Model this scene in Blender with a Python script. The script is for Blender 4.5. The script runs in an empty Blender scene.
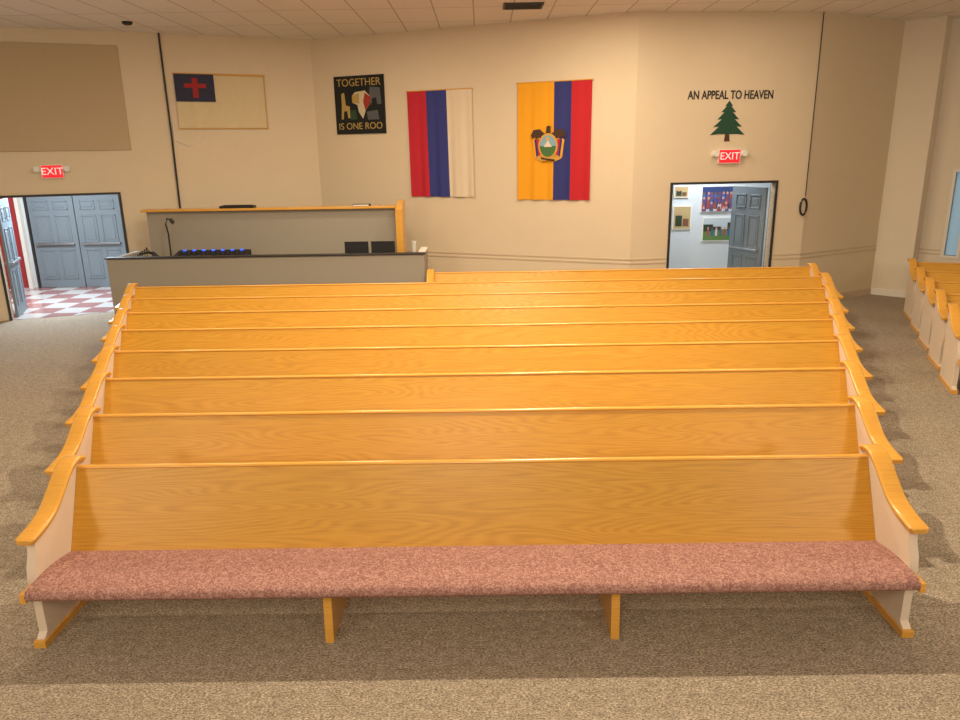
import bpy, bmesh, math, random
from mathutils import Vector, Matrix
random.seed(4)
scene=bpy.context.scene
try:
    scene.view_settings.view_transform='Standard'
except Exception: pass
COL=bpy.context.collection
def S(r,g,b):
    def f(c):
        c/=255.0
        return c/12.92 if c<=.04045 else ((c+.055)/1.055)**2.4
    return (f(r),f(g),f(b),1.0)
# ---------------- materials ----------------
def newmat(name):
    m=bpy.data.materials.new(name); m.use_nodes=True
    nt=m.node_tree; b=nt.nodes['Principled BSDF']
    return m,nt,b
def plain(name,col,rough=.5,metal=0,emit=None,es=0,spec=None,noise=0,nscale=8):
    m,nt,b=newmat(name)
    b.inputs['Base Color'].default_value=col; b.inputs['Roughness'].default_value=rough
    b.inputs['Metallic'].default_value=metal
    if spec is not None: b.inputs['Specular IOR Level'].default_value=spec
    if emit: b.inputs['Emission Color'].default_value=emit; b.inputs['Emission Strength'].default_value=es
    if noise:
        tc=nt.nodes.new('ShaderNodeTexCoord'); n=nt.nodes.new('ShaderNodeTexNoise')
        n.inputs['Scale'].default_value=nscale; n.inputs['Detail'].default_value=6
        nt.links.new(tc.outputs['Object'],n.inputs['Vector'])
        mx=nt.nodes.new('ShaderNodeMix'); mx.data_type='RGBA'
        mx.inputs['A'].default_value=tuple(c*(1-noise) for c in col[:3])+(1,)
        mx.inputs['B'].default_value=tuple(min(1,c*(1+noise)) for c in col[:3])+(1,)
        nt.links.new(n.outputs['Fac'],mx.inputs['Factor']); nt.links.new(mx.outputs['Result'],b.inputs['Base Color'])
    return m
def ramp(nt,stops):
    r=nt.nodes.new('ShaderNodeValToRGB'); e=r.color_ramp.elements
    e[0].position,e[0].color=stops[0]; e[1].position,e[1].color=stops[-1]
    for p,c in stops[1:-1]:
        x=e.new(p); x.color=c
    return r
def wood_mat(name,c1,c2,c3,rough=.28,sx=.3,coat=.15,mixf=.78):
    m,nt,b=newmat(name); L=nt.links.new
    tc=nt.nodes.new('ShaderNodeTexCoord'); oi=nt.nodes.new('ShaderNodeObjectInfo')
    ad=nt.nodes.new('ShaderNodeVectorMath'); ad.operation='ADD'
    ms=nt.nodes.new('ShaderNodeVectorMath'); ms.operation='SCALE'; ms.inputs['Scale'].default_value=17
    L(oi.outputs['Location'],ms.inputs[0]); L(tc.outputs['Object'],ad.inputs[0]); L(ms.outputs[0],ad.inputs[1])
    mp=nt.nodes.new('ShaderNodeMapping'); mp.inputs['Scale'].default_value=(sx,3.0,3.0); L(ad.outputs[0],mp.inputs[0])
    n1=nt.nodes.new('ShaderNodeTexNoise'); n1.inputs['Scale'].default_value=1.3; n1.inputs['Detail'].default_value=1.5; L(mp.outputs[0],n1.inputs['Vector'])
    mu=nt.nodes.new('ShaderNodeMath'); mu.operation='MULTIPLY'; mu.inputs[1].default_value=230; L(n1.outputs['Fac'],mu.inputs[0])
    sn=nt.nodes.new('ShaderNodeMath'); sn.operation='SINE'; L(mu.outputs[0],sn.inputs[0])
    mr=nt.nodes.new('ShaderNodeMapRange'); mr.inputs['From Min'].default_value=-1; L(sn.outputs[0],mr.inputs['Value'])
    mp2=nt.nodes.new('ShaderNodeMapping'); mp2.inputs['Scale'].default_value=(5,170,170); L(ad.outputs[0],mp2.inputs[0])
    n2=nt.nodes.new('ShaderNodeTexNoise'); n2.inputs['Scale'].default_value=1; n2.inputs['Detail'].default_value=4; L(mp2.outputs[0],n2.inputs['Vector'])
    mx=nt.nodes.new('ShaderNodeMix'); mx.data_type='FLOAT'; mx.inputs['Factor'].default_value=mixf
    L(mr.outputs[0],mx.inputs['A']); L(n2.outputs['Fac'],mx.inputs['B'])
    r=ramp(nt,[(0.2,c1),(0.5,c2),(0.8,c3)]); L(mx.outputs['Result'],r.inputs[0]); L(r.outputs[0],b.inputs['Base Color'])
    b.inputs['Roughness'].default_value=rough
    b.inputs['Coat Weight'].default_value=coat; b.inputs['Coat Roughness'].default_value=.3
    return m
WOOD=wood_mat('honey_oak',S(194,138,36),S(214,156,44),S(222,167,56),rough=.42,coat=.08)
WOODC=wood_mat('honey_oak_trim',S(212,152,60),S(222,163,70),S(230,174,82),rough=.22,mixf=.9)
CREAM=plain('cream_laminate',S(226,208,188),.45,noise=.04)
def fabric_mat():
    m,nt,b=newmat('rose_upholstery'); L=nt.links.new
    tc=nt.nodes.new('ShaderNodeTexCoord')
    n=nt.nodes.new('ShaderNodeTexNoise'); n.inputs['Scale'].default_value=44; n.inputs['Detail'].default_value=1.2; n.inputs['Distortion'].default_value=2.0
    L(tc.outputs['Object'],n.inputs['Vector'])
    v=nt.nodes.new('ShaderNodeTexVoronoi'); v.feature='DISTANCE_TO_EDGE'; v.inputs['Scale'].default_value=22; L(tc.outputs['Object'],v.inputs['Vector'])
    r=ramp(nt,[(0.42,S(148,106,98)),(0.5,S(162,120,110)),(0.57,S(186,144,132))]); L(n.outputs['Fac'],r.inputs[0])
    r2=ramp(nt,[(0.0,(.7,.66,.66,1)),(0.06,(1,1,1,1))]); L(v.outputs['Distance'],r2.inputs[0])
    mx=nt.nodes.new('ShaderNodeMix'); mx.data_type='RGBA'; mx.blend_type='MULTIPLY'; mx.inputs['Factor'].default_value=.5
    L(r.outputs[0],mx.inputs['A']); L(r2.outputs[0],mx.inputs['B']); L(mx.outputs['Result'],b.inputs['Base Color'])
    b.inputs['Roughness'].default_value=.95; b.inputs['Specular IOR Level'].default_value=.1
    bp=nt.nodes.new('ShaderNodeBump'); bp.inputs['Strength'].default_value=.12; bp.inputs['Distance'].default_value=.002
    L(n.outputs['Fac'],bp.inputs['Height']); L(bp.outputs[0],b.inputs['Normal'])
    return m
FAB=fabric_mat()
def carpet_mat():
    m,nt,b=newmat('speckled_carpet'); L=nt.links.new
    tc=nt.nodes.new('ShaderNodeTexCoord')
    mp=nt.nodes.new('ShaderNodeMapping'); mp.inputs['Scale'].default_value=(.6,1.0,1); L(tc.outputs['Object'],mp.inputs[0])
    n=nt.nodes.new('ShaderNodeTexNoise'); n.inputs['Scale'].default_value=110; n.inputs['Detail'].default_value=4; n.inputs['Roughness'].default_value=.85
    L(mp.outputs[0],n.inputs['Vector'])
    n2=nt.nodes.new('ShaderNodeTexNoise'); n2.inputs['Scale'].default_value=22; n2.inputs['Detail'].default_value=6; n2.inputs['Roughness'].default_value=.8; L(mp.outputs[0],n2.inputs['Vector'])
    r=ramp(nt,[(0.36,S(92,82,72)),(0.5,S(166,152,134)),(0.62,S(222,208,188))]); L(n.outputs['Fac'],r.inputs[0])
    r2=ramp(nt,[(0.38,(.68,.67,.66,1)),(0.6,(1,1,1,1))]); L(n2.outputs['Fac'],r2.inputs[0])
    mx=nt.nodes.new('ShaderNodeMix'); mx.data_type='RGBA'; mx.blend_type='MULTIPLY'; mx.inputs['Factor'].default_value=1
    L(r.outputs[0],mx.inputs['A']); L(r2.outputs[0],mx.inputs['B']); L(mx.outputs['Result'],b.inputs['Base Color'])
    b.inputs['Roughness'].default_value=1; b.inputs['Specular IOR Level'].default_value=.05
    bp=nt.nodes.new('ShaderNodeBump'); bp.inputs['Strength'].default_value=.3; bp.inputs['Distance'].default_value=.005
    L(n.outputs['Fac'],bp.inputs['Height']); L(bp.outputs[0],b.inputs['Normal'])
    return m
CARPET=carpet_mat()
def tile_ceiling():
    m,nt,b=newmat('ceiling_tile'); L=nt.links.new
    tc=nt.nodes.new('ShaderNodeTexCoord')
    br=nt.nodes.new('ShaderNodeTexBrick'); br.offset=0; br.inputs['Scale'].default_value=1
    br.inputs['Brick Width'].default_value=.61; br.inputs['Row Height'].default_value=1.22; br.inputs['Mortar Size'].default_value=.012
    br.inputs['Color1'].default_value=S(242,240,236); br.inputs['Color2'].default_value=S(238,236,231); br.inputs['Mortar'].default_value=S(196,190,184)
    L(tc.outputs['Object'],br.inputs['Vector']); L(br.outputs['Color'],b.inputs['Base Color'])
    b.inputs['Roughness'].default_value=.95
    return m
def checker():
    m,nt,b=newmat('checker_tile'); L=nt.links.new
    tc=nt.nodes.new('ShaderNodeTexCoord'); c=nt.nodes.new('ShaderNodeTexChecker'); c.inputs['Scale'].default_value=2.0
    c.inputs['Color1'].default_value=S(190,186,182); c.inputs['Color2'].default_value=S(154,108,104)
    L(tc.outputs['Object'],c.inputs['Vector']); L(c.outputs['Color'],b.inputs['Base Color']); b.inputs['Roughness'].default_value=.2
    return m
WALL=plain('beige_plaster',S(220,202,174),.9,noise=.03,nscale=3)
WALLL=plain('beige_plaster_light',S(228,216,196),.9,noise=.02)
TAN=plain('tan_panel',S(190,168,136),.95,noise=.04,nscale=20)
RAIL=plain('rail_paint',S(205,184,158),.6)
CEIL=tile_ceiling()
BLACK=plain('black_plastic',S(22,22,24),.45)
DARK=plain('dark_metal',S(48,44,42),.5)
GREYF=plain('grey_booth_fabric',S(160,152,138),.95,noise=.06,nscale=60)
DESK=plain('desk_laminate',S(96,88,78),.6)
DOORB=plain('blue_grey_door',S(116,128,136),.45)
REDW=plain('red_wall',S(168,52,54),.8)
HALLW=plain('hall_wall',S(205,212,216),.9)
CHECK=checker()
WHITE=plain('white_plastic',S(232,228,220),.5)
FR=plain('flag_red',S(190,32,50),.85); FB=plain('flag_blue',S(50,56,126),.85); FW=plain('flag_cream',S(222,204,178),.85)
FY=plain('flag_yellow',S(232,160,24),.85); FR2=plain('flag_red_deep',S(190,28,40),.85); FB2=plain('flag_blue_deep',S(46,50,116),.85)
CF=plain('aged_white_cloth',S(214,196,158),.9,noise=.05); CB=plain('canton_blue',S(52,54,76),.9); CR=plain('cross_red',S(160,44,46),.9)
TPB=plain('tapestry_ground',S(28,32,30),.95); TPY=plain('tapestry_yellow',S(180,152,86),.95); TPR=plain('tapestry_red',S(160,56,40),.95)
TPG=plain('tapestry_green',S(48,74,48),.95); TPW=plain('tapestry_cream',S(204,190,160),.95); TPE=plain('tapestry_grey',S(92,92,96),.95)
TREE=plain('pine_green',S(34,74,54),.85); TRUNK=plain('trunk_brown',S(84,56,36),.85)
INK=plain('lettering_black',S(40,34,34),.7)
EXR=plain('exit_glow',S(180,24,34),.5,emit=S(240,36,48),es=.8); EXL=plain('exit_letter',S(255,190,190),.5,emit=S(255,160,150),es=1.3)
BLUEL=plain('blue_led',S(40,80,220),.4,emit=S(60,100,255),es=1.6)
SCREEN=plain('dark_screen',S(20,24,30),.15)
WIN=plain('frosted_window_pane',S(150,175,190),.4,emit=S(120,160,182),es=.5)
BROWN=plain('condor_brown',S(70,44,30),.8); GOLD=plain('emblem_gold',S(206,156,66),.7); SKY=plain('emblem_sky',S(130,166,186),.8); GRN=plain('emblem_green',S(70,110,60),.8)
STEEL=plain('brushed_steel',S(170,172,176),.35,metal=.8)
# ---------------- mesh builder ----------------
class MB:
    def __init__(s,name): s.name=name; s.bm=bmesh.new(); s.mats=[]
    def mi(s,m):
        if m not in s.mats: s.mats.append(m)
        return s.mats.index(m)
    def face(s,vs,m):
        try:
            f=s.bm.faces.new(vs); f.material_index=s.mi(m); return f
        except ValueError: return None
    def prism(s,pts,fn,a,b,m):
        A=[s.bm.verts.new(fn(p,q,a)) for p,q in pts]; B=[s.bm.verts.new(fn(p,q,b)) for p,q in pts]
        s.face(A,m); s.face(B[::-1],m); n=len(pts)
        for i in range(n): s.face([A[i],B[i],B[(i+1)%n],A[(i+1)%n]],m)
    def box(s,x0,x1,y0,y1,z0,z1,m,fn=None):
        fn=fn or (lambda x,y,z:Vector((x,y,z)))
        s.prism([(x0,y0),(x1,y0),(x1,y1),(x0,y1)],fn,z0,z1,m)
    def loft(s,rings,m,cap=True):
        R=[[s.bm.verts.new(v) for v in r] for r in rings]; n=len(R[0])
        for a,b in zip(R,R[1:]):
            for i in range(n): s.face([a[i],a[(i+1)%n],b[(i+1)%n],b[i]],m)
        if cap: s.face(R[0],m); s.face(R[-1][::-1],m)
    def tube(s,path,r,m,n=8,fn=None):
        path=[Vector(p) for p in path]; rings=[]
        for i,p in enumerate(path):
            d=(path[min(i+1,len(path)-1)]-path[max(i-1,0)]).normalized()
            a=Vector((0,0,1)) if abs(d.z)<.9 else Vector((1,0,0))
            u=d.cross(a).normalized(); v=d.cross(u)
            rings.append([p+(u*math.cos(t)+v*math.sin(t))*r for t in [2*math.pi*k/n for k in range(n)]])
        s.loft(rings,m)
    def finish(s,bevel=0,angle=35,loc=None,mat=None,seg=2):
        bmesh.ops.recalc_face_normals(s.bm,faces=s.bm.faces)
        me=bpy.data.meshes.new(s.name); s.bm.to_mesh(me); s.bm.free()
        for m in s.mats: me.materials.append(m)
        for p in me.polygons: p.use_smooth=True
        me.set_sharp_from_angle(angle=math.radians(angle))
        o=bpy.data.objects.new(s.name,me); COL.objects.link(o)
        if bevel:
            b=o.modifiers.new('bevel','BEVEL'); b.width=bevel; b.segments=seg; b.limit_method='ANGLE'; b.angle_limit=math.radians(40)
        if mat is not None: o.matrix_world=mat
        elif loc: o.location=loc
        return o
def parent(name,kids,loc=(0,0,0)):
    e=bpy.data.objects.new(name,None); COL.objects.link(e); e.location=loc
    bpy.context.view_layer.update()
    for k in kids:
        k.parent=e; k.matrix_parent_inverse=e.matrix_world.inverted()
    return e
# ---------------- camera ----------------
F,PI_,RO,YA,CX,H=735.8289,.2744,-.0168,-.0074,.1013,2.7703
fw=Vector((math.sin(YA)*math.cos(PI_),math.cos(YA)*math.cos(PI_),-math.sin(PI_)))
r=Vector((math.cos(YA),-math.sin(YA),0)); u=r.cross(fw)
r2=r*math.cos(RO)+u*math.sin(RO); u2=-r*math.sin(RO)+u*math.cos(RO)
cd=bpy.data.cameras.new('camera'); cam=bpy.data.objects.new('camera',cd); COL.objects.link(cam)
cd.sensor_width=36; cd.lens=36*F/960; cd.clip_end=100
Mx=Matrix((r2,u2,-fw)).transposed().to_4x4(); Mx.translation=Vector((CX,0,H)); cam.matrix_world=Mx
scene.camera=cam
# ---------------- room ----------------
HC=4.9
P0=(-7.83,13.17);P1=(-5.56,14.07);P2=(-3.16,15.2);P3=(2.64,12.78);P4=(5.75,13.17);P5=(7.62,14.18);P6=(8.1,13.74);P6b=(8.36,14.02);P7=(13.3,9.08)
def frame(A,B):
    A=Vector((A[0],A[1],0)); B=Vector((B[0],B[1],0)); d=(B-A).normalized(); n=Vector((d.y,-d.x,0))
    L=(B-A).length
    return (lambda u,z,o:A+d*u+n*o+Vector((0,0,z))),L,A,d,n
FR_={'01':frame(P0,P1),'12':frame(P1,P2),'23':frame(P2,P3),'34':frame(P3,P4),'45':frame(P4,P5),'56':frame(P5,P6),'66':frame(P6,P6b),'67':frame(P6b,P7)}
# positions (u along wall, z height) in metres
M={k:(a/100,b/100) for k,(a,b) in dict(tR=(172,467),tB=(156,292),eA=(13,273),eB=(69,242),dA=(143,217),dB=(126,2),dC=(-50,3),cB=(-9,179),cf1=(13,423),cf2=(172,328),wc=(-2,309),t1=(49,421),t2=(158,316),f1=(206,387),f2=(336,199),q1=(421,391),q2=(555,195),x1=(88,371),x2=(237,354),r1=(130,354),r2=(191,289),e1=(134,279),e2=(197,250),d1=(68,224),d2=(257,224),k1=(314,417),k2=(333,165)).items()}
T=.16
def wall(name,k,holes,mat,u0=0,u1=None,top=HC):
    W,L,*_=FR_[k]
    u1=L if u1 is None else u1
    b=MB(name); us=u0
    for (a,c,z0,z1) in sorted(holes):
        b.box(us,a,0,top,-T,0,mat,W)
        if z0>0: b.box(a,c,0,z0,-T,0,mat,W)
        b.box(a,c,z1,top,-T,0,mat,W); us=c
    b.box(us,u1,0,top,-T,0,mat,W)
    return b.finish()
dl0=M['dC'][0]-.12; dl1=M['dB'][0]+.14; dlh=2.15
dr0=M['d1'][0]+.02; dr1=M['d2'][0]-.02; drh=2.19
wall('wall_back_left','01',[(dl0,dl1,0,dlh)],WALL,u0=-4.9)
wall('wall_back_midleft','12',[],WALL)
wall('wall_back_center','23',[],WALL)
wall('wall_back_right','34',[(dr0,dr1,0,drh)],WALL)
wall('wall_niche','45',[],WALL)
b=MB('wall_column'); b.prism([P5,P6,P6b,(7.9,14.5)],lambda x,y,z:Vector((x,y,z)),0,HC,WALLL); b.finish()
w0,w1=.42,.62
wall('wall_side_right','67',[(w0,w1,.8,2.3)],WALLL)
b=MB('wall_left'); b.box(-12.5,-12.35,-3,11.5,0,HC,WALL); b.finish()
b=MB('wall_right'); b.box(13.2,13.35,-3,9.2,0,HC,WALLL); b.finish()
b=MB('floor'); b.box(-14,14,-3,18,-.1,0,CARPET); b.finish()
b=MB('ceiling'); b.box(-14,14,-3,18,HC,HC+.1,CEIL); b.finish()
def rail(name,k,segs,zs,h=.022):
    W=FR_[k][0]; b=MB(name)
    for a,c in segs:
        for z in zs: b.box(a,c,z,z+h,0.001,.009,RAIL,W)
    b.finish()
L23=FR_['23'][1];L34=FR_['34'][1];L45=FR_['45'][1];L67=FR_['67'][1]
rail('trim_1','23',[(0,L23)],[.86,.93]); rail('trim_2','34',[(0,dr0-.06),(dr1+.06,L34)],[.86,.93]); rail('trim_3','45',[(0,L45)],[.86,.93])
rail('trim_4','67',[(0.0,w0-.07),(w1+.07,L67)],[.8,.87])
def base(name,k,segs,mat=WHITE):
    W=FR_[k][0]; b=MB(name)
    for a,c in segs: b.box(a,c,0,.12,0.001,.02,mat,W)
    b.finish()
base('baseboard_back','23',[(0,L23)],RAIL); base('baseboard_back_right','34',[(0,dr0-.06),(dr1+.06,L34)],RAIL)
base('baseboard_niche','45',[(0,L45)],RAIL); base('baseboard_column','56',[(0,FR_['56'][1])]); base('baseboard_right','67',[(0,L67)]); base('baseboard_left','01',[(dl1+.06,FR_['01'][1])],RAIL)
b=MB('acoustic_wall_panel'); b.box(-4.0,M['tR'][0],M['tB'][1],M['tR'][1],0,.03,TAN,FR_['01'][0]); b.finish(.008)
def dframe(name,k,a,c,h):
    W=FR_[k][0]; b=MB(name)
    b.box(a-.04,a,0,h+.04,-T-.01,.02,DARK,W); b.box(c,c+.04,0,h+.04,-T-.01,.02,DARK,W); b.box(a,c,h,h+.04,-T-.01,.02,DARK,W); return b.finish()
dframe('door_frame','01',dl0,dl1,dlh); dframe('door_frame','34',dr0,dr1,drh)
def leaf(name,origin,ang,w,h,bar=True,mat=DOORB):
    b=MB(name); b.box(0,w,-.022,.022,.01,h,mat)
    cw=(w-.12*2-.1)/2
    for s in (-1,1):
        for i in range(2):
            x0=.12+i*(cw+.1)
            for z0,z1 in ((.2,.85),(1.0,1.6),(1.72,h-.13)):
                y=s*.022
                for (a0,a1,c0,c1) in ((x0,x0+cw,z0,z0+.025),(x0,x0+cw,z1-.025,z1),(x0,x0+.025,z0,z1),(x0+cw-.025,x0+cw,z0,z1)):
                    b.box(a0,a1,min(y,y+s*.012),max(y,y+s*.012),c0,c1,mat)
                b.box(x0+.06,x0+cw-.06,min(y,y+s*.008),max(y,y+s*.008),z0+.06,z1-.06,mat)
        if bar:
            y=s*.06; b.box(.08,w-.08,y-.015,y+.015,.96,1.0,STEEL); b.box(.08,.12,min(0,y),max(0,y),.95,1.01,STEEL); b.box(w-.12,w-.08,min(0,y),max(0,y),.95,1.01,STEEL)
    m=Matrix.Translation(Vector(origin))@Matrix.Rotation(ang,4,'Z')
    return b.finish(.004,mat=m)
W34=FR_['34'][0]; q=W34(dr1-.03,0,-T-.05)
leaf('door_1',(q.x,q.y,0),math.atan2(.87,-.32),.90,2.1)
W01=FR_['01'][0]; q=W01(dl0+.04,0,-T-.06)
leaf('door_2',(q.x,q.y,0),math.radians(112),.92,2.1)
b=MB('floor_hall_left')
pts=[W01(-4.8,0,-.0),W01(FR_['01'][1]-.15,0,-.0)]
b.prism([(pts[0].x,pts[0].y),(pts[1].x,pts[1].y),(-5.75,16.4),(-13.2,16.4)],lambda x,y,z:Vector((x,y,z)),.001,.006,CHECK); b.finish()
b=MB('wall_hall_left_red'); b.box(-13.2,-10.1,16.4,16.5,0,3,REDW); b.box(-10.1,-10.02,16.3,16.5,0,3,WHITE); b.finish()
b=MB('wall_hall_left_back'); b.box(-10.02,-5.6,16.42,16.52,0,3,HALLW); b.finish()
b=MB('wall_hall_left_side'); b.box(-5.75,-5.65,14.25,16.42,0,3,HALLW); b.finish()
b=MB('wall_hall_left_end'); b.box(-13.3,-13.2,11.3,16.4,0,3,REDW); b.finish()
b=MB('ceiling_hall_left'); b.prism([(-13.2,11.3),(-5.75,14.2),(-5.75,16.4),(-13.2,16.4)],lambda x,y,z:Vector((x,y,z)),3.0,3.05,HALLW); b.finish()
leaf('door_3',(-9.85,16.37,0),0,1.0,2.05); leaf('door_4',(-8.83,16.37,0),0,1.0,2.05)
b=MB('door_frame'); b.box(-9.91,-9.86,16.33,16.415,0,2.12,DARK); b.box(-7.82,-7.77,16.33,16.415,0,2.12,DARK); b.box(-9.86,-7.82,16.33,16.415,2.07,2.12,DARK); b.finish()
b=MB('floor_hall_right'); b.box(2.9,6.1,13.35,15.4,0.001,.006,plain('hall_floor',S(150,146,140),.4)); b.finish()
b=MB('wall_hall_right_back'); b.box(2.8,6.2,15.4,15.5,0,3,HALLW); b.finish()
b=MB('wall_hall_right_left'); b.box(2.75,2.85,13.0,15.4,0,3,HALLW); b.finish()
b=MB('wall_hall_right_side'); b.box(6.1,6.2,13.6,15.4,0,3,HALLW); b.finish()
b=MB('ceiling_hall_right'); b.box(2.8,6.2,13.5,15.45,3.0,3.05,HALLW); b.finish()
def pic(x0,x1,z0,z1,kind):
    b=MB('framed_photo'); Y=15.37
    b.box(x0,x1,Y,Y+.028,z0,z1,WHITE); a,c,e,f=x0+.02,x1-.02,z0+.02,z1-.02
    def P_(u0,u1,v0,v1,m,k): b.box(a+(c-a)*u0,a+(c-a)*u1,Y-.004-.002*k,Y,e+(f-e)*v0,e+(f-e)*v1,m)
    def disc(u,v,rx,m,k):
        cx,cz=a+(c-a)*u,e+(f-e)*v
        b.prism([(cx+rx*math.cos(t),cz+rx*1.15*math.sin(t)) for t in [2*math.pi*i/10 for i in range(10)]],lambda p,q,o:Vector((p,o,q)),Y-.006-.002*k,Y,m)
    if kind=='crowd':
        P_(0,1,0,1,pb,0)
        rr=random.Random(3)
        for row in range(4):
            for i in range(11):
                u=(i+.5+rr.uniform(-.2,.2))/11; v=.74-row*.2
                w_=.04; P_(max(0,u-w_),min(1,u+w_),max(0,v-.25),v-.04,rr.choice(pc),1+row*3); disc(min(.97,max(.03,u)),v,.024,rr.choice(skin),2+row*3)
    elif kind=='field':
        P_(0,1,0,.5,pg,0); P_(0,1,.5,1,ps,0); P_(.0,.3,.4,.72,pd,1); P_(.3,.55,.45,.62,pd,1); P_(.75,1,.4,.8,pd,1)
        for i in range(6): P_(.12+i*.13,.18+i*.13,.2,.5,pc[i%4],2); disc(.15+i*.13,.55,.018,skin[i%2],2)
    else:
        P_(0,1,0,1,pt,0); P_(.1,.5,.1,.6,pd,1); P_(.55,.9,.1,.45,skin[1],1); disc(.3,.7,.03,skin[0],1)
    b.finish()
pb=plain('print_navy',S(50,66,116),.3); pg=plain('print_grass',S(96,128,72),.3); ps=plain('print_sky',S(186,196,200),.3); pd=plain('print_dark_green',S(50,66,50),.3); pt=plain('print_tan',S(186,164,118),.3)
pc=[plain('print_red',S(160,72,84),.3),plain('print_blue',S(66,96,156),.3),plain('print_white',S(200,194,196),.3),plain('print_purple',S(96,76,130),.3)]
skin=[plain('print_skin_a',S(196,150,124),.3),plain('print_skin_b',S(120,84,66),.3)]
pic(4.56,5.45,1.52,2.05,'crowd'); pic(4.62,5.32,.93,1.42,'field'); pic(4.0,4.38,1.18,1.66,'tan'); pic(4.0,4.3,1.82,2.06,'tan')
W=FR_['67'][0]; b=MB('window_1')
b.box(w0,w1,.8,2.3,-.10,-.08,WIN,W)
for a,c,z0,z1 in ((w0-.05,w0,.75,2.35),(w1,w1+.05,.75,2.35),(w0,w1,2.3,2.35),(w0,w1,.75,.8)): b.box(a,c,z0,z1,-.07,.02,WHITE,W)
b.finish()
# ---------------- pews ----------------
def catmull(P,n=5):
    out=[]
    for i in range(len(P)-1):
        p0=P[max(i-1,0)];p1=P[i];p2=P[i+1];p3=P[min(i+2,len(P)-1)]
        for k in range(n):
            t=k/n
            out.append(tuple(.5*((2*p1[j])+(-p0[j]+p2[j])*t+(2*p0[j]-5*p1[j]+4*p2[j]-p3[j])*t*t+(-p0[j]+3*p1[j]-3*p2[j]+p3[j])*t**3) for j in range(2)))
    out.append(P[-1]); return out
CAP=catmull([(.075,.895),(.03,.918),(-.04,.915),(-.12,.872),(-.21,.80),(-.31,.728),(-.41,.69),(-.50,.672),(-.585,.66)],4)
def pew(xl,xr,mat,sup=None):
    b=MB('church_pew')
    for s,w in ((-1,-xl),(1,xr)):
        top=[(y,z-.02) for y,z in CAP if y>-.56]
        prof=top[::-1]+[(.055,.6),(.03,.05),(.03,.0),(-.62,0),(-.62,.05),(-.585,.08),(-.585,.36),(-.60,.42),(-.585,.5),(-.55,.58),(-.545,.64)]
        b.prism(prof,lambda y,z,o,s=s,w=w:Vector((s*(w+o),y,z)),0.0,.05,CREAM)
        rings=[];n=len(CAP)
        for i,(y,z) in enumerate(CAP):
            a=CAP[max(i-1,0)];c=CAP[min(i+1,n-1)]; dy,dz=c[0]-a[0],c[1]-a[1]; l=math.hypot(dy,dz); ny,nz=dz/l,-dy/l
            if nz<0: ny,nz=-ny,-nz
            k=.75 if i in(0,n-1) else 1
            hw=.058*k; ht=.021*k; sec=[]
            for (cx,cz,t0) in ((hw-.016,ht-.014,0),(-hw+.016,ht-.014,90),(-hw+.016,-ht+.006,180),(hw-.016,-ht+.006,270)):
                rr=.016 if t0<180 else .006
                for q_ in range(4):
                    t=math.radians(t0+q_*30); sec.append((cx+rr*math.cos(t),cz+rr*.9*math.sin(t)))
            rings.append([Vector((s*(w+.036)+px,y+ny*pz,z+nz*pz)) for px,pz in sec])
        b.loft(rings,WOODC)
        b.box(s*(w+.025)-.035,s*(w+.025)+.035,-.64,.05,0,.045,WOODC)
        b.box(min(s*(w-.002),s*(w+.03)),max(s*(w-.002),s*(w+.03)),-.72,-.585,.352,.41,WOODC)
    def ex(prof,m,a=xl,c=xr): b.prism(prof,lambda y,z,o:Vector((o,y,z)),a,c,m)
    ex([(-.235,.385),(-.012,.865),(.018,.855),(-.205,.375)],WOOD)
    cx,cz=.003,.872; ex([(cx+.021*math.cos(t),cz+.014*math.sin(t)) for t in [2*math.pi*k/12 for k in range(12)]],WOODC)
    ex([(-.20,.30),(-.02,.30),(-.02,.32),(-.19,.39),(-.22,.39)],WOOD)
    ex([(-.66,.345),(-.20,.33),(-.20,.355),(-.66,.366)],WOOD)
    pr=[(-.225,.36),(-.225,.402)]
    for k in range(1,8): t=k/8; pr.append((-.225-.40*t,.402+.028*math.sin(t*math.pi*.75)+.01*t))
    for k in range(0,9):
        t=math.radians(80-k*27); pr.append((-.68+(-.045)*math.cos(t),.392+.038*math.sin(t)))
    pr=[p for p in pr if p[1]>.352]+[(-.66,.354)]
    ex(pr,FAB)
    for x in (sup or []):
        b.prism([(-.62,0),(0.0,0),(-.03,.33),(-.60,.35)],lambda y,z,o:Vector((o,y,z)),x-.025,x+.025,WOODC)
    return b.finish(.004,angle=40,mat=mat)
for k in range(8):
    w=2.521+.3857*k; L=2*w; n=3 if L<5.5 else (4 if L<7 else 5)
    pew(-w,w,Matrix.Translation((0,4.347+.965*k,0)),[-w+L*i/n for i in range(1,n)])
pew(-.74,5.45,Matrix.Translation((0,12.07,0)),[.8,2.4,4.0])
for k in range(5):
    Lh=1.75; th=math.radians(-20); R=Matrix.Rotation(th,4,'Z')
    base_=Vector((5.55+.40*k,8.27+.93*k,0)); O=base_-(R@Vector((-Lh-.05,-.45,0)))
    pew(-Lh,Lh,Matrix.Translation(O)@R,[-.6,.6])
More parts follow.
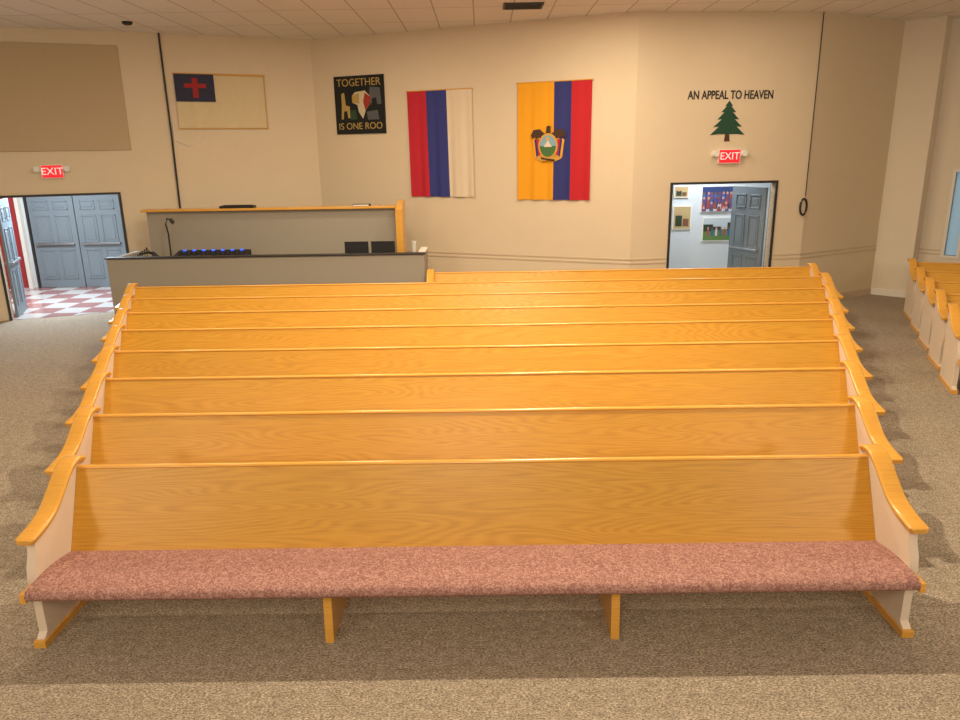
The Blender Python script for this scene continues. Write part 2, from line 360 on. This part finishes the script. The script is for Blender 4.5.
# ---------------- booth ----------------
B=MB('front_panel')
B.box(-6.12,-.88,12.10,12.20,0,1.18,GREYF); B.box(-6.12,-6.02,12.20,13.2,0,1.18,GREYF); B.box(-.98,-.88,12.20,12.9,0,1.18,GREYF)
B.box(-6.14,-.86,12.08,12.22,1.18,1.205,DARK); B.box(-.99,-.87,12.22,12.92,1.18,1.205,WHITE)
B.box(-5.85,-1.42,13.2,13.3,0,1.86,GREYF)
k1=B.finish(.006)
B=MB('desk_top'); B.box(-6.0,-1.0,12.22,13.18,.98,1.02,DESK); k2=B.finish()
B=MB('cap_shelf'); B.box(-5.92,-1.43,13.12,13.45,1.86,1.90,WOODC); k3=B.finish(.006)
B=MB('end_board'); B.prism([(12.95,0),(13.48,0),(13.48,1.98),(13.3,1.98),(12.95,1.85)],lambda y,z,o:Vector((o,y,z)),-1.42,-1.30,WOODC); k4=B.finish(.006)
B=MB('mixing_console')
B.prism([(12.3,1.021),(12.85,1.021),(12.85,1.22),(12.3,1.10)],lambda y,z,o:Vector((o,y,z)),-5.2,-3.95,BLACK)
for i in range(14):
    x=-5.12+i*.083
    for j in range(3):
        y=12.45+j*.12; z=1.10+(y-12.3)*.22; B.box(x,x+.025,y,y+.025,z,z+.03,DARK if j else STEEL)
    if i%2==0: B.box(x,x+.05,12.80,12.83,1.21,1.23,BLUEL)
k5=B.finish()
for x in (-2.05,-1.6):
    B=MB('computer_monitor'); B.box(x-.2,x+.2,12.5,12.53,1.12,1.36,BLACK); B.box(x-.18,x+.18,12.531,12.535,1.14,1.34,SCREEN); B.box(x-.03,x+.03,12.53,12.57,1.021,1.2,BLACK); B.box(x-.1,x+.1,12.45,12.65,1.021,1.035,BLACK); B.finish(.004)
B=MB('gooseneck_lamp'); B.tube([(-5.4,12.95,1.03),(-5.4,12.95,1.5),(-5.42,12.94,1.66),(-5.38,12.93,1.76),(-5.31,12.92,1.74)],.014,BLACK); B.tube([(-5.32,12.92,1.75),(-5.27,12.91,1.68)],.03,BLACK,12); B.box(-5.47,-5.33,12.90,13.02,1.021,1.04,BLACK); k6=B.finish()
B=MB('cable_bundle')
for i in range(5):
    B.tube([(-5.8+.05*i,12.5,1.03),(-5.75+.04*i,12.45,1.2+.03*i),(-5.5,12.5,1.24-.02*i),(-5.35,12.6,1.05)],.012,BLACK)
k7=B.finish()
B=MB('equipment_tray'); B.box(-4.55,-3.95,13.2,13.4,1.901,1.94,BLACK); B.box(-4.5,-4.0,13.23,13.37,1.94,1.95,DARK); k8=B.finish(.005)
B=MB('binder'); B.box(-2.2,-1.9,13.2,13.4,1.901,1.93,BLACK); B.box(-2.19,-1.91,13.195,13.2,1.905,1.925,WHITE); k9=B.finish(.003)
parent('sound_booth',[k1,k2,k3,k4],(-3.5,12.6,0))
B=MB('paper_cup'); B.loft([[Vector((-1.1+rr*math.cos(t),12.75+rr*math.sin(t),z)) for t in [2*math.pi*i/16 for i in range(16)]] for rr,z in ((.03,1.021),(.042,1.32),(.045,1.325))],WHITE); B.finish()
# ---------------- wall items ----------------
def cloth(name,k,u0,u1,z0,z1,cols,amp=.012,waves=5,off=.02,nx=60,nz=12,slant=0):
    W=FR_[k][0]; b=MB(name)
    def pos(i,j,o=0):
        s=i/nx; t=j/nz; z=z1+(z0-z1)*t; uu=u0+(u1-u0)*s+slant*t
        return W(uu,z,off+o+amp*(.3+.7*t)*(math.sin(s*waves*6.283+t*1.2)+.4*math.sin(s*waves*13+2)))
    for side in (0,-.004):
        V=[[b.bm.verts.new(pos(i,j,side)) for j in range(nz+1)] for i in range(nx+1)]
        for i in range(nx):
            m=[c for e,c in cols if (i+.5)/nx<e][0]
            for j in range(nz): b.face([V[i][j],V[i+1][j],V[i+1][j+1],V[i][j+1]],m)
    b.tube([W(u0-.02,z1+.008,off),W(u1+.02,z1+.008,off)],.009,WOODC)
    return b
def poly(b,W,pts,off,m,th=.003): b.prism(pts,W,off,off+th,m)
a,c=M['cf1'],M['cf2']; W=FR_['12'][0]
B=cloth('christian_flag','12',a[0],c[0],c[1],a[1],[(1.1,CF)],amp=.006)
can=lambda s,t:(a[0]+(c[0]-a[0])*s,a[1]+(c[1]-a[1])*t)
poly(B,W,[can(0,0),can(.43,0),can(.43,.5),can(0,.5)],.032,CB)
for q0,q1,q2,q3 in ((0,1,0,.018),(0,1,.982,1),(.99,1,0,1)): poly(B,W,[can(q0,q2),can(q1,q2),can(q1,q3),can(q0,q3)],.030,GOLD)
poly(B,W,[can(.19,.07),can(.25,.07),can(.25,.43),can(.19,.43)],.036,CR); poly(B,W,[can(.10,.17),can(.34,.17),can(.34,.25),can(.10,.25)],.0365,CR)
B.finish()
def text(s,W,u,z,size,off,mat,k,align='CENTER',ext=.004,name='lettering',bold=0):
    cu=bpy.data.curves.new(name,'FONT'); cu.body=s; cu.size=size; cu.align_x=align; cu.align_y='CENTER'; cu.extrude=ext; cu.offset=bold
    o=bpy.data.objects.new(name,cu); COL.objects.link(o); dg=bpy.context.evaluated_depsgraph_get()
    me=bpy.data.meshes.new_from_object(o.evaluated_get(dg)); bpy.data.objects.remove(o)
    me.materials.clear(); me.materials.append(mat)
    o=bpy.data.objects.new(name,me); COL.objects.link(o)
    d=FR_[k][3]; n=FR_[k][4]
    Mt=Matrix((d,Vector((0,0,1)),n)).transposed().to_4x4(); Mt.translation=W(u,z,off); o.matrix_world=Mt
    return o
a,c=M['t1'],M['t2']; W=FR_['23'][0]; B=MB('cloth')
can=lambda s,t:(a[0]+(c[0]-a[0])*s,a[1]+(c[1]-a[1])*t)
poly(B,W,[can(0,0),can(1,0),can(1,1),can(0,1)],.01,TPB,.02)
P=lambda L,m,o=.03: poly(B,W,[can(*p) for p in L],o,m,.004)
P([(.42,.28),(.62,.26),(.74,.38),(.70,.50),(.62,.60),(.56,.74),(.48,.62),(.46,.5),(.36,.46),(.36,.34)],TPW)
P([(.62,.3),(.74,.38),(.7,.5),(.62,.6),(.58,.45)],TPR,.035)
P([(.36,.34),(.5,.30),(.5,.48),(.36,.46)],TPY,.035)
P([(.72,.2),(.92,.22),(.94,.5),(.86,.5),(.84,.38),(.76,.4),(.74,.52),(.70,.4)],TPE)
P([(.14,.3),(.2,.28),(.22,.5),(.3,.52),(.3,.72),(.26,.72),(.24,.6),(.18,.6),(.16,.74),(.12,.74),(.14,.5)],TPY)
P([(.3,.6),(.42,.58),(.44,.75),(.3,.75)],TPG); P([(.64,.62),(.86,.6),(.88,.76),(.66,.76)],TPE)
k0=B.finish(); hh=abs(a[1]-c[1]); uc=(a[0]+c[0])/2
t1_=text('TOGETHER',W,uc,a[1]-.12*hh,.18*hh,.035,TPY,'23'); t2_=text('IS ONE ROO',W,uc,a[1]-.87*hh,.165*hh,.035,TPY,'23')
parent('unity_tapestry',[k0,t1_,t2_],W(uc,(a[1]+c[1])/2,.02))
a,c=M['f1'],M['f2']
B=cloth('tricolor_flag','23',a[0],c[0],c[1],a[1],[(.30,FR),(.62,FB),(1.1,FW)],amp=.014,waves=4,off=.03,slant=.02); B.finish()
a,c=M['q1'],M['q2']
B=cloth('ecuador_flag','23',a[0]+.02,c[0],c[1],a[1],[(.50,FY),(.74,FB2),(1.1,FR2)],amp=.014,waves=4,off=.03)
cu,cz=a[0]+(c[0]-a[0])*.44,a[1]+(c[1]-a[1])*.52; s=(c[0]-a[0])*.235
def E(L,m,o): poly(B,W,[(cu+x*s,cz+y*s) for x,y in L],o,m,.004)
el=lambda cx,cy,rx,ry,n=24,t0=0,t1=360:[(cx+rx*math.cos(math.radians(t0+(t1-t0)*i/n)),cy+ry*math.sin(math.radians(t0+(t1-t0)*i/n))) for i in range(n if t1-t0==360 else n+1)]
# drapes, laurel, condor, oval shield
E([(-.9,.1),(-.75,-.75),(-.3,-.95),(-.2,.1),(-.6,.4)],GOLD,.048); E([(.9,.1),(.75,-.75),(.3,-.95),(.2,.1),(.6,.4)],GOLD,.048)
for sx in (-1,1):
    for j,(m_,x_) in enumerate(((FY,.92),(FB2,.80),(FR2,.68))):
        E([(sx*x_,.25),(sx*(x_-.14),.32),(sx*(x_-.28),-.6+.05*j),(sx*(x_-.12),-.7+.05*j)],m_,.052+.002*j)
    E([(sx*.12,.5),(sx*.5,.82),(sx*.85,.78),(sx*1.0,.5),(sx*.92,.32),(sx*.78,.42),(sx*.66,.3),(sx*.52,.4),(sx*.3,.3)],BROWN,.060)
E([(-.16,.4),(.16,.4),(.12,.8),(.15,.94),(0,1.0),(-.11,.92),(-.1,.8)],BROWN,.062)
E(el(0,-.08,.56,.68),GOLD,.066); E(el(0,-.08,.46,.57),SKY,.070); E(el(0,-.08,.46,.57,14,180,360),GRN,.074); E([(-.24,-.13),(0,.22),(.24,-.13)],FW,.078); E(el(0,.3,.09,.09,12),FY,.078)
E([(-.4,-.78),(.4,-.9),(.4,-.8),(-.4,-.68)],BROWN,.066); E([(-.4,-.9),(.4,-.78),(.4,-.68),(-.4,-.8)],GOLD,.064)
B.finish()
W=W34; a,c=M['x1'],M['x2']
t=text('AN APPEAL TO HEAVEN',W,(a[0]+c[0])/2,(a[1]+c[1])/2,.19,.004,INK,'34',name='wall_lettering',bold=.003)
wd=max(v.co.x for v in t.data.vertices)-min(v.co.x for v in t.data.vertices); sc=abs(c[0]-a[0])/wd
for v in t.data.vertices: v.co.x*=sc
a,c=M['r1'],M['r2']; B=MB('pine_tree_decal'); cu=(a[0]+c[0])/2; hw=(c[0]-a[0])/2; zt,zb=a[1],c[1]; hh=zt-zb
prof=[(0,0),(.22,.13),(.12,.13),(.42,.28),(.24,.28),(.62,.46),(.36,.45),(.82,.64),(.5,.63),(1.0,.84),(.55,.82)]
pts=[(cu+x*hw,zt-y*hh) for x,y in prof]+[(cu-x*hw,zt-y*hh) for x,y in prof[:0:-1]]
poly(B,W,pts,.002,TREE,.006); poly(B,W,[(cu-.12*hw,zt-.82*hh),(cu+.12*hw,zt-.82*hh),(cu+.16*hw,zb),(cu-.16*hw,zb)],.001,TRUNK,.006); B.finish()
def exit_sign(k,a,c):
    W=FR_[k][0]; cu,cz=(a[0]+c[0])/2,(a[1]+c[1])/2; hw=abs(c[0]-a[0])*.29; hh=.105
    B=MB('sign_body'); B.box(cu-hw-.012,cu+hw+.012,cz-hh-.012,cz+hh+.012,.0,.05,WHITE,W); B.box(cu-hw,cu+hw,cz-hh,cz+hh,.05,.054,EXR,W)
    for s in (-1,1):
        x=cu+s*(hw+.07); B.box(x-.05,x+.05,cz+.0,cz+.09,.0,.05,WHITE,W)
        rings=[[W(x+rr*math.cos(t),cz+.045+rr*math.sin(t),o) for t in [2*math.pi*i/16 for i in range(16)]] for rr,o in ((.03,.05),(.05,.09),(.05,.10))]
        B.loft(rings,WHITE)
    k1=B.finish(.003); k2=text('EXIT',W,cu,cz,.17,.056,EXL,k,name='exit_text',ext=.002)
    parent('exit_sign',[k1,k2],W(cu,cz,.02))
exit_sign('01',M['eA'],M['eB']); exit_sign('34',M['e1'],M['e2'])
W=FR_['12'][0]; cb=M['cB']
B=MB('black_wall_cable'); B.tube([W(-.03,HC-.001,.03),W(-.02,3,.03),W(-.03,cb[1],.03)],.018,BLACK); B.finish()
B=MB('white_wall_cable'); a=M['wc']; p=[W(a[0]+.05,a[1]+.35,.015),W(a[0]+.04,a[1],.015),W(a[0]+.3,a[1]-.12,.015),W(a[0]+.5,a[1],.015),W(a[0]+.55,a[1]+.08,.015)]; B.tube(p,.008,WHITE); B.finish()
W=W34; a,c=M['k1'],M['k2']
B=MB('hanging_cord'); B.tube([W(L34-.03,HC-.001,.03),W(L34-.03,3,.03),W(L34-.03,c[1]+.3,.03)],.008,BLACK)
B.tube([W(L34-.05+.06*math.sin(t),c[1]+.12+.14*math.cos(t),.035) for t in [2*math.pi*i/20 for i in range(21)]],.018,BLACK); B.finish()
B=MB('ceiling_vent'); B.box(.45,1.05,11.9,12.35,HC-.02,HC-.001,DARK)
for i in range(6): B.box(.48,1.02,11.95+i*.065,11.97+i*.065,HC-.03,HC-.02,DARK)
B.finish()
B=MB('smoke_detector'); B.loft([[Vector((-5.6+rr*math.cos(t),12.9+rr*math.sin(t),z)) for t in [2*math.pi*i/20 for i in range(20)]] for rr,z in ((.08,HC-.001),(.08,HC-.03),(.05,HC-.05))],BLACK); B.finish()
# ---------------- lights ----------------
def area(name,loc,size,power,col,rot=(0,0,0),spread=None):
    l=bpy.data.lights.new(name,'AREA'); l.shape='DISK'; l.size=size; l.energy=power; l.color=col
    if spread: l.spread=math.radians(spread)
    o=bpy.data.objects.new(name,l); COL.objects.link(o); o.location=loc; o.rotation_euler=rot; return o
WC=(1,.84,.61)
for x,p in ((-3.0,30),(.6,225),(3.4,30)): area('ceiling_can_light',(x,6.1,HC-.03),.12,p,WC)
for x,y,p in ((-4.5,9.0,42),(-1.5,9.0,85),(1.2,9.0,70),(4.5,9.2,8),(-2.2,11.7,52),(1.6,11.0,80),(4.4,11.2,24)): area('ceiling_can_light',(x,y,HC-.03),.25,p,WC)
for x,p in ((-5,40),(-.3,175),(5,30)): area('stage_light',(x,-1.5,4.6),1.6,p,WC,(math.radians(50),0,0))
for x in (-9.5,9.0): area('ceiling_can_light',(x,6,HC-.03),.9,60,WC)
for x in (-5,5): area('added_ceiling_fill',(x,-1.5,3.2),1.0,115,(1,.89,.74),(math.radians(125),0,0))  # added fill, unseen behind the camera, aimed up to brighten the ceiling
area('hall_light',(-9,14.6,2.95),1.2,110,(.88,.94,1)); area('hall_light',(4.4,14.4,2.95),.8,55,(.9,.95,1))
area('hall_light',(-8.1,14.9,2.7),.9,170,(.7,.85,1),(math.radians(-50),0,math.radians(0)))
w=bpy.data.worlds.new('world'); scene.world=w; w.use_nodes=True
w.node_tree.nodes['Background'].inputs[0].default_value=(1,.9,.76,1); w.node_tree.nodes['Background'].inputs[1].default_value=.2
